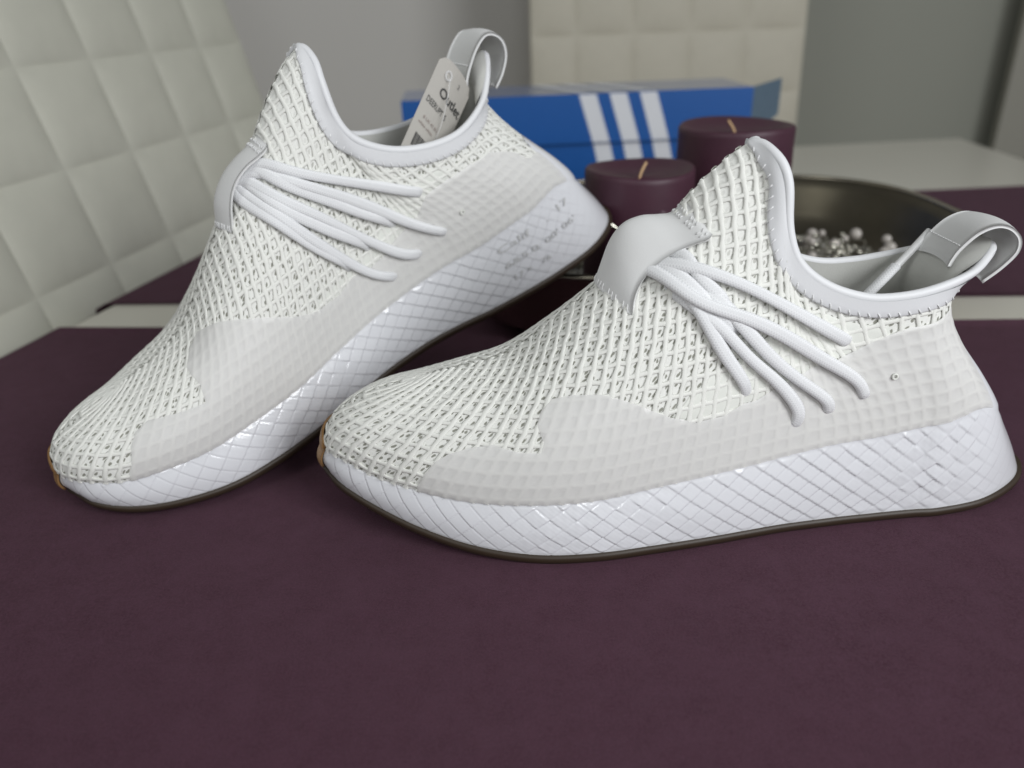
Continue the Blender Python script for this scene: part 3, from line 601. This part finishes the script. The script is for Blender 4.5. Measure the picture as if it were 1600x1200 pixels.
# ------------------------------------------------------------------ table and runners
def prism(mb, poly, z0, z1):
    n = len(poly); mb.add([(x, y, z1) for x, y in poly]+[(x, y, z0) for x, y in poly], [list(range(n)), list(range(2*n-1, n-1, -1))]+[[i, n+i, n+(i+1) % n, (i+1) % n] for i in range(n)])
mb = MB(); tp = [(-.52, -.30), (.66, -.30), (.69, .95), (.706, 1.223), (-.20, 1.145), (-.245, .90), (-.285, .751), (-.352, .475)]
prism(mb, tp, -.038, -.0012); o = mb.build('table', M['table'], smooth=False); bevel(o, .003); tag(o, 'white lacquered table under the purple runners', 'table')
def left_edge(y): return float(np.interp(y, [-.30, .475, .751, .90, 1.145], [-.52, -.352, -.285, -.245, -.20]))
def runner(name, y0l, y0r, y1l, y1r, label, seed, xr=.66, name_bulge=False):
    """cloth across the table from its left edge, hanging down over it"""
    n, m = 150, 60; G = np.zeros((n, m, 3)); r = np.random.RandomState(seed); ph = r.uniform(0, 6, 6)
    for j in range(m):
        t = j/(m-1)
        for i in range(n):
            s = i/(n-1); k = .1
            yl = y0l+(y1l-y0l)*t; yr = y0r+(y1r-y0r)*t
            if s < k:
                d = (1-s/k)*.16; xe = left_edge(yl)-.004; x, y, z = xe-.012*math.sin(min(d/.012, 1.57)), yl, -max(0, d-.006)
            else:
                q = (s-k)/(1-k); xe = left_edge(yl)-.004; x = xe+(xr-xe)*q; y = yl+(yr-yl)*q; z = .0
            w = .0006*(math.sin(x*14+y*9+ph[0])+math.sin(x*5-y*21+ph[1])+math.sin(y*33+x*3+ph[2]))*min(1, max(0, (t*(1-t))*12))
            z += max(0, w)*(1 if s > k+.02 else 0)
            edge = min(t, 1-t)*abs(y1l-y0l); z += .0009*math.exp(-(edge/.006)**2)*(1 if s > k else 0)
            y += (.028*math.exp(-((x+.02)/.07)**4) if name_bulge else 0)*t**8
            y += .0016*math.sin(x*17+ph[3])*(1 if t > .9 else 0)
            G[i, j] = (x, y, z)
    V, F = solid_grid(G, .0009); 
    o = mesh_obj(name, V, F, M['cloth']); return tag(o, label, 'table runner')
runner('table_runner', -.26, -.31, .541, .470, 'wide purple cloth runner in front with both sneakers standing on it', 1, name_bulge=True)
runner('table_runner', .592, .520, .86, .888, 'purple cloth runner across the far part of the table behind the dish', 2)

# ------------------------------------------------------------------ walls
def wall(name, a, b, z0, z1, th, mat, label):
    a = np.array(a, float); b = np.array(b, float); d = unit(b-a); nrm = np.array([-d[1], d[0]]); mb = MB()
    prism(mb, [tuple(a), tuple(b), tuple(b+nrm*th), tuple(a+nrm*th)], z0, z1); o = mb.build(name, mat, smooth=False); o['kind'] = 'structure'; return o
wall('wall', (-2.2, 1.78), (.60, 1.78), -.8, 1.9, .1, M['wall'], '')
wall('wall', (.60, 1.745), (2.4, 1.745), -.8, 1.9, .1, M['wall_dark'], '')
fr = empty('door', loc=(1.06, 1.60, -.8)); fr['kind'] = 'structure'
mb = MB(); box(mb, (.55, .05, 1.35), (.9, .04, 2.7)); bevel(mb.build('door_leaf', M['jamb'], fr, False), .003)
mb = MB(); box(mb, (.0, .075, 1.35), (.07, .03, 2.7)); bevel(mb.build('door_jamb', M['jamb'], fr, False), .003)
mb = MB(); box(mb, (.062, .062, 1.35), (.04, .03, 2.7)); mb.build('door_gap_shade', M['gap'], fr, False)  # solid dark strip painted as the shade between jamb and leaf
fr.rotation_euler = (0, 0, R(-12))
mb = MB(); prism(mb, [(-2.2, -1.6), (2.4, -1.6), (2.4, 1.9), (-2.2, 1.9)], -.83, -.8); o = mb.build('floor', M['floor'], smooth=False); o['kind'] = 'structure'

# ------------------------------------------------------------------ quilted chairs
def pillow_grid(w, h, hgt, n=13):
    a = np.linspace(-1, 1, n); a = np.sign(a)*(1-(1-np.abs(a))**1.6); X, Y = np.meshgrid(a, a, indexing='ij')
    Z = hgt*((1-np.abs(X)**2.6)*(1-np.abs(Y)**2.6))**.75
    return X*w/2, Y*h/2, Z
def quilted_chair(P0, head, lean, cols, rows, hgt, mat, label, top):
    """P0 = foot of the backrest at its right edge; a = along its width, b = up its face"""
    h = R(head); l = R(lean); a = Vector((math.sin(h), math.cos(h), 0)); nf = Vector((math.cos(h), -math.sin(h), 0)); b = -nf*math.sin(l)+Vector((0, 0, math.cos(l))); n = a.cross(b); n = n if n.dot(nf) > 0 else -n
    Mx = Matrix((a, b, n)).transposed().to_4x4(); Mx.translation = Vector(P0)
    sgn = 1 if a.cross(b).dot(n) > 0 else -1
    root = empty('quilted_chair', Mx); tag(root, label, 'chair', 'quilted dining chairs')
    mb = MB(); x0, x1, y0, y1 = cols[0], cols[-1], rows[0], rows[-1]
    t = .045; nx, ny = 10, 10
    box(mb, ((x0+x1)/2, (y0+y1)/2, -t/2-.001), (x1-x0, y1-y0, t)); bo = mb.build('backrest', mat, root, False); bevel(bo, .012, 4)
    cache = {}
    for i in range(len(cols)-1):
        for j in range(len(rows)-1):
            w, hh = cols[i+1]-cols[i], rows[j+1]-rows[j]; key = (round(w, 4), round(hh, 4))
            if key not in cache:
                X, Y, Z = pillow_grid(w, hh, hgt); V = np.stack([X, Y, Z], -1); F = gridfaces(13, 13); F = F if sgn > 0 else F[:, ::-1]
                o = mesh_obj('panel', V.reshape(-1, 3), F, mat, root); cache[key] = o.data
            else:
                o = bpy.data.objects.new('panel', cache[key]); COL.objects.link(o); o.parent = root
            o.location = ((cols[i]+cols[i+1])/2, (rows[j]+rows[j+1])/2, 0)
            o.rotation_euler = (0, 0, 0)
    return root, Mx
def seat_and_legs(root, center, sx, sy, rot):
    inv = root.matrix_world.inverted()
    def put(o): o.parent = root; o.matrix_parent_inverse = inv
    mb = MB(); box(mb, (*center, -.36), (sx, sy, .08), rot); s_ = mb.build('seat', root.children[0].data.materials[0], None, False); bevel(s_, .02, 4); put(s_)
    for ax in (-1, 1):
        for ay in (-1, 1):
            c, s = math.cos(rot), math.sin(rot); x = ax*(sx/2-.03); y = ay*(sy/2-.03); px, py = center[0]+x*c-y*s, center[1]+x*s+y*c
            V, F, _ = tube([(px, py, -.40), (px, py, -.6), (px, py, -.80)], .012, sides=12); put(mesh_obj('leg', V, F, M['chrome']))
cl = [.535-.0888*k for k in range(8)][::-1]; rw = [-.50, -.41, -.32, -.235, -.15, -.07, .014, .0975, .180, .263, .346, .43]
c1, _ = quilted_chair((-.385, .483, 0), 12.5, 14, cl, rw, .0047, M['chair_l'], 'white quilted leather chair seen from inside its backrest at the left of the table', .43)
seat_and_legs(c1, (-.10, .62), .42, .48, R(-12.5))
cc = [0, .075, .171, .267, .363, .464]; r2 = [-.5, -.40, -.30, -.20, -.10, .001, .101, .201, .30, .40]
c2, _ = quilted_chair((.052, 1.40, .054), 88.5, 4, cc, r2, .005, M['chair_c'], 'cream quilted leather chair behind the blue shoe box at the far side', .4)
seat_and_legs(c2, (.29, 1.62), .44, .24, 0)

# ------------------------------------------------------------------ blue shoe box
bx = empty('shoe_box', Matrix.Translation((-.099, .797, .0012))@Matrix.Rotation(R(3.2), 4, 'Z')); tag(bx, 'blue shoe box with three white stripes behind the candles', 'shoe box')
LB, DB, HB, HL = .352, .10, .105, .0475      # length, depth, body height, lid height
mb = MB(); box(mb, (LB/2, DB/2+.003, HB/2), (LB-.006, DB-.004, HB)); bevel(mb.build('box_body', M['blue'], bx, False), .0015)
lid = MB(); zt = .1245
v = []; 
box(lid, (LB/2, DB/2, zt-.0015), (LB, DB, .001)); lt_ = MB(); box(lt_, (LB/2, DB/2, zt-.0005), (LB, DB, .001)); lt_.build('lid_top', M['blue_top'], bx, False); box(lid, (LB/2, .0008, zt-HL/2-.001), (LB, .0016, HL-.002)); box(lid, (LB/2, DB-.0008, zt-HL/2-.001), (LB, .0016, HL-.002)); box(lid, (.0008, DB/2, zt-HL/2-.001), (.0016, DB-.0034, HL-.002))
lid.build('lid', M['blue'], bx, False)
mb = MB(); mb.add([(LB, .0, zt-HL), (LB, .0, zt), (LB+.053, .062, zt+.001), (LB+.053, .062, zt-.036), (LB, .0016, zt-HL), (LB, .0016, zt), (LB+.052, .0636, zt+.001), (LB+.052, .0636, zt-.036)], [(0, 3, 2, 1), (4, 5, 6, 7), (1, 2, 6, 5), (2, 3, 7, 6), (3, 0, 4, 7), (0, 1, 5, 4)]); mb.build('lid_end_flap', M['blue_flap'], bx, False)
def serrated(mb, x0, z0, x1, z1, w, y, n):
    """slanted stripe with saw-tooth sides from (x0,z0) top to (x1,z1) bottom"""
    L = []; Rr = []
    for i in range(2*n+1):
        t = i/(2*n); tooth = .0009 if i % 2 else -.0009
        L.append((x0+(x1-x0)*t-tooth, y, z0+(z1-z0)*t)); Rr.append((x0+w+(x1-x0)*t+tooth, y, z0+(z1-z0)*t))
    k = len(L); mb.add(L+Rr, [(i, i+1, k+i+1, k+i) for i in range(k-1)])
for i in range(3):
    xs = .1755+i*.0305
    mb = MB(); serrated(mb, xs, zt-.0008, xs+.0145, zt-HL+.0006, .0172, -.0003, 13); mb.build('stripe', M['white_print'], bx, False)
    mb = MB(); serrated(mb, xs+.0155, zt-HL-.0006, xs+.034, .002, .0172, .0046, 18); mb.build('stripe', M['white_print'], bx, False)
    mb = MB(); x = xs-.001; mb.add([(x, .0008, zt+.0004), (x+.0172, .0008, zt+.0004), (x+.0172-.04, DB-.002, zt+.0004), (x-.04, DB-.002, zt+.0004)], [(0, 1, 2, 3)]); mb.build('stripe', M['white_print'], bx, False)

# ------------------------------------------------------------------ silver dish with candles
DC = (.145, .580); dish = empty('silver_dish', loc=(DC[0], DC[1], .0016)); tag(dish, 'oval antique silver dish holding candles, pearls and pebbles', 'dish')
def lathe_oval(prof, n=160):
    a = np.linspace(0, 2*np.pi, n, endpoint=False); a = a+.18*np.sin(4*a)*-1*.0; G = np.zeros((n, len(prof), 3))
    for j, (rx, ry, z) in enumerate(prof): G[:, j] = np.stack([rx*np.sign(np.cos(a))*np.abs(np.cos(a))**(2/2.8), ry*np.sign(np.sin(a))*np.abs(np.sin(a))**(2/2.8), np.full(n, z)], 1)
    return G
out = [(.05, .04, .004), (.12, .085, .003), (.168, .118, .003), (.178, .128, .012), (.184, .134, .03), (.189, .139, .047), (.1915, .1415, .0525), (.193, .143, .055), (.1915, .1415, .0566)]
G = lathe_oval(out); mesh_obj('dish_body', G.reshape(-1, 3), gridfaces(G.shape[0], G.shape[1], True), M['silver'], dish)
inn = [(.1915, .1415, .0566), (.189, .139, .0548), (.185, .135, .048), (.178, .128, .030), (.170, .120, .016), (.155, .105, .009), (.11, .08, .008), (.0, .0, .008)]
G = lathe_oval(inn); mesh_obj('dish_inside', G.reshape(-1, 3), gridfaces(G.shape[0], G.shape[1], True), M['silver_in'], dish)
V, F, _ = tube(lathe_oval([(.1925, .1425, .0566)])[:, 0], .0022, .0026, sides=10, closed=True); mesh_obj('rim', V, F, M['silver'], dish)
def candle(x, y, r, z0, zt, seed, label, wick):
    o = empty('pillar_candle', loc=(x, y, z0)); tag(o, label, 'candle', 'purple pillar candles in the silver dish'); rr = np.random.RandomState(seed)
    H = zt-z0; prof = [(0, .0), (r*.97, 0), (r, .003)]+[(r*(1-.012*k/10+.004*math.sin(k*2.1+seed)), .003+(H-.007)*k/10) for k in range(1, 11)]+[(r*.985, H-.0015), (r*.955, H), (r*.90, H-.0007), (r*.75, H-.0035), (r*.45, H-.0060), (r*.15, H-.0068), (0, H-.007)]
    a = np.linspace(0, 2*np.pi, 72, endpoint=False); G = np.zeros((72, len(prof), 3))
    for j, (q, z) in enumerate(prof): G[:, j] = np.stack([q*np.cos(a)*(1+.006*np.sin(3*a+seed)), q*np.sin(a), z+(.0008*np.sin(2*a+seed) if j > 11 else 0)*np.ones(72)], 1)
    mesh_obj('wax', G.reshape(-1, 3), gridfaces(72, len(prof), True), M['wax'], o)
    P = [(0, 0, H-.0085), (wick[0]*.3, wick[1]*.3, H-.0035), (wick[0], wick[1], H+.0022)]
    if seed == 1:
        a = np.linspace(0, 2*np.pi, 24, endpoint=False); D_ = np.zeros((24, 6, 3))
        for j, q in enumerate(np.linspace(1, 0, 6)): D_[:, j] = np.stack([.009+.0045*q*np.cos(a), np.full(24, -math.sqrt(r*r-.009**2)-.0004-.0014*(1-q*q)), H*.72+.0065*q*np.sin(a)*(1+.2*np.sin(a))], 1)
        mesh_obj('wax_drip', D_.reshape(-1, 3), gridfaces(24, 6, True), M['wax'], o)
    V, F, _ = tube(crc(P, 5), .0009, sides=8); mesh_obj('wick', V, F, M['wick'], o)
    return o
candle(.088, .5095, .0362, .0105, .1105, 1, 'lower purple pillar candle standing between the two sneakers', (.005, .004))
candle(.167, .572, .0412, .0105, .1262, 4, 'taller purple pillar candle behind the tongue of the flat sneaker', (-.005, .004))
# beads and pebbles
rb = np.random.RandomState(12)
def icos(r, squash=(1, 1, 1), sub=3):
    bm = bmesh.new(); bmesh.ops.create_icosphere(bm, subdivisions=sub, radius=r); me = bpy.data.meshes.new('bead')
    for v in bm.verts: v.co = Vector((v.co.x*squash[0], v.co.y*squash[1], v.co.z*squash[2]))
    bm.to_mesh(me); bm.free(); me.polygons.foreach_set('use_smooth', [True]*len(me.polygons)); return me
pm = icos(.0042); pm.materials.append(M['pearl'])
pearls = [(0.2185, 0.5350, 0.0490), (0.2260, 0.4900, 0.0460), (0.2620, 0.5150, 0.0430), (0.2430, 0.5530, 0.0410), (0.2050, 0.5000, 0.0420), (0.2810, 0.5450, 0.0390), (0.2720, 0.5840, 0.0390), (0.2360, 0.5150, 0.0400), (0.1960, 0.5200, 0.0360), (0.2520, 0.6000, 0.0360), (0.2150, 0.6000, 0.0360), (0.2320, 0.4800, 0.0440), (0.2460, 0.4970, 0.0420), (0.2700, 0.5300, 0.0400), (0.2580, 0.5700, 0.0400), (0.2260, 0.5600, 0.0420), (0.2900, 0.5700, 0.0380), (0.2120, 0.5150, 0.0440), (0.2380, 0.5850, 0.0400)]
for i, (x, y, z) in enumerate(pearls):
    o = bpy.data.objects.new('pearl', pm); COL.objects.link(o); o.location = (x, y, z); o.scale = [rb.uniform(.6, 1.15)]*3
    tag(o, 'small pale pearl bead lying on the pebbles in the silver dish', 'bead', 'pearl beads in the silver dish')
mb = MB(); bm0 = bmesh.new(); bmesh.ops.create_icosphere(bm0, subdivisions=2, radius=1); bv = np.array([v.co[:] for v in bm0.verts]); bf = [[v.index for v in f.verts] for f in bm0.faces]; bm0.free()
for i in range(620):
    a = rb.uniform(0, 6.283); q = math.sqrt(rb.uniform(0, 1)); x = .15*q*math.cos(a); y = .108*q*math.sin(a); wx, wy = x+DC[0], y+DC[1]
    if math.hypot(wx-.088, wy-.5095) < .041 or math.hypot(wx-.167, wy-.572) < .046: continue
    rr = rb.uniform(.003, .0062); sc = rb.uniform(.6, 1.1, 3)*rr; hz = .0105+rb.uniform(0, 1)**1.1*(.007+.024*math.exp(-((x-.085)/.05)**2-((y+.03)/.07)**2)); th = rb.uniform(0, 6.28); rot = np.array([[math.cos(th), -math.sin(th), 0], [math.sin(th), math.cos(th), 0], [0, 0, 1]])
    mb.add((bv*sc)@rot.T+[wx, wy, hz], bf)
sb = MB()
for i in range(150):
    x = .085+rb.normal(0, .04); y = -.03+rb.normal(0, .045)
    if abs(x) > .15 or abs(y) > .10 or math.hypot(x+DC[0]-.088, y+DC[1]-.5095) < .040 or math.hypot(x+DC[0]-.167, y+DC[1]-.572) < .046: continue
    sb.add(bv*rb.uniform(.0012, .0028)*np.array([1, 1, rb.uniform(.5, 1)])+[x+DC[0], y+DC[1], .0155+.026*math.exp(-((x-.085)/.05)**2-((y+.03)/.07)**2)+rb.uniform(0, .004)], bf)
tag(sb.build('silver_beads', M['wire']), 'tiny silver beads scattered over the pebbles in the dish', 'beads', kind='stuff')
tag(mb.build('glass_pebbles', M['pebble']), 'smoky glass pebbles heaped in the silver dish', 'pebbles', kind='stuff')
for i, (x, y, z, r, tl) in enumerate([(.211, .538, .041, .0105, 30), (.222, .505, .038, .013, 60), (.243, .532, .038, .015, 20), (.206, .488, .040, .012, -50), (.262, .572, .034, .014, 15), (.230, .575, .034, .016, 35)]):
    n = 46; t = np.linspace(0, 2.3*np.pi, n); P = np.stack([r*np.cos(t)*(1-.06*t), r*np.sin(t)*(1-.05*t), .0045*np.sin(t*1.3+i)], 1); m3 = np.array((Matrix.Rotation(R(tl), 3, 'X')@Matrix.Rotation(R(i*40), 3, 'Z')))
    V, F, _ = tube(P@m3.T+[x, y, z], .00045, sides=5); o = mesh_obj('wire_curl', V, F, M['wire'])
    tag(o, 'thin silver wire curl among the pearls in the dish', 'wire curl', 'wire curls in the dish')
P = crc([(.192, .470, .048), (.200, .4760, .054), (.206, .4820, .058)], 5); V, F, _ = tube(P, .0006, sides=6); tag(mesh_obj('straight_wire', V, F, M['wire']), 'short straight silver wire sticking up beside the collar of the flat sneaker', 'wire')
V, F, _ = tube(np.stack([.060+.012*np.cos(np.linspace(-1.3, 1.5, 26)), .466+.0*np.linspace(0, 1, 26), .070+.016*np.sin(np.linspace(-1.3, 1.5, 26))], 1), .0013, sides=8); tag(mesh_obj('wire_loop', V, F, M['wire']), 'curved silver wire loop in front of the lower candle', 'wire loop')
o = mesh_obj('bauble', np.array([v.co[:] for v in icos(.0036).vertices]), [list(p.vertices) for p in icos(.0036).polygons], M['pearl']); o.location = (.061, .470, .0845); o.scale = (.7, .7, .7)
tag(o, 'tiny glossy bauble on the wire loop by the lower candle', 'bauble')

# ------------------------------------------------------------------ lace tip in the flat sneaker
lt = empty('lace_tip', poseA); tag(lt, 'white lace end with a plastic tip lying inside the flat sneaker', 'lace end')
V, F, uv = tube(crc(np.array([(228, 2, 78), (240, 3, 89), (249, 5, 97.5), (256, 8, 103)], float), 6)/1000, .0019, .0026, sides=12); mesh_obj('cord', V, F, M['lace'], lt, uvs=uv*[1000, 1])
V, F, uv = tube(crc(np.array([(254.5, 7.3, 101.5), (262, 11, 107), (272.5, 16, 115.5)], float), 6)/1000, .00155, .0016, sides=14); mesh_obj('plastic_tip', V, F, M['stitch'], lt)

# ------------------------------------------------------------------ hang tag in the tilted sneaker
TL, TR, BR, BL = (np.array(q) for q in ((259.1,-9,135.8), (268.4,-9,113.1), (226.1,-9,76.3), (217.5,-9,100.5)))
tg = empty('hang_tag', poseB); tag(tg, 'cream paper price tag standing in the collar of the tilted sneaker', 'price tag')
def tp_(s, t, lift=0.): # s along the short side, t down the long side
    P = (TL*(1-s)+TR*s)*(1-t)+(BL*(1-s)+BR*s)*t; bow = -2.2*math.sin(math.pi*min(max(s, 0), 1))-1.0*t; return P+np.array([0, bow-lift, 0])
ns, nt = 12, 16; G = np.array([[tp_(.0+s/(ns-1), max(t/(nt-1), .07*abs(2*s/(ns-1)-1)**6)) for t in range(nt)] for s in range(ns)]); V, F = solid_grid(G, .35)
V2, F2x = solid_grid(G+np.array([1.2, 1.6, -.6]), .35)
mb = MB(); mb.add(V, F); mb.add(V2, F2x); mb.build('paper', M['paper'], tg, False, .001)
def tagtext(txt, s0, s1, t, size, mat, bold=0., name='printed_text'):
    cu = bpy.data.curves.new('print', 'FONT'); cu.body = txt; cu.size = 1; cu.resolution_u = 3; cu.offset = bold; ob = bpy.data.objects.new('print', cu); COL.objects.link(ob)
    me = bpy.data.meshes.new_from_object(ob.evaluated_get(bpy.context.evaluated_depsgraph_get())); bpy.data.objects.remove(ob); co = np.array([v.co[:] for v in me.vertices]); w = co[:, 0].max()
    P = np.array([tp_(s0+(s1-s0)*x/w, t-size*y, .7) for x, y, _ in co]); mesh_obj(name, P/1000, [list(p.vertices) for p in me.polygons], mat, tg, False)
tagtext('Outlet', .26, .96, .30, .115, M['ink'], .015)
tagtext('DEERUPT  S', .07, .64, .425, .075, M['ink'])
tagtext('2', .60, .66, .12, .05, M['ink'])
tagtext('8 UK 42 EU', .16, .58, .56, .04, M['red_ink']); tagtext('white white', .10, .50, .62, .04, M['red_ink'])
mb = MB()
for k in range(13):
    s0 = .15+k*.030; w = .016 if k % 3 else .022; q = [tp_(s0, .70, .7), tp_(s0+w, .70, .7), tp_(s0+w, .82, .7), tp_(s0, .82, .7)]; mb.add(q, [(0, 1, 2, 3)])
mb.build('printed_bars', M['ink'], tg, False, .001)
P = crc([tp_(.30, .12, .3), tp_(.33, .16, 3.), tp_(.42, .30, 4.0), tp_(.55, .48, 3), tp_(.62, .60, .6)], 6); V, F, _ = tube(P, .22, sides=8); mb = MB(); mb.add(V, F)
V, F, _ = tube(np.array([tp_(.30+.07*math.cos(a), .115+.035*math.sin(a), 1.0) for a in np.linspace(0, 6.283, 24, endpoint=False)]), .55, sides=8, closed=True); mb.add(V, F)
mb.build('plastic_fastener', M['clear'], tg, scale=.001)
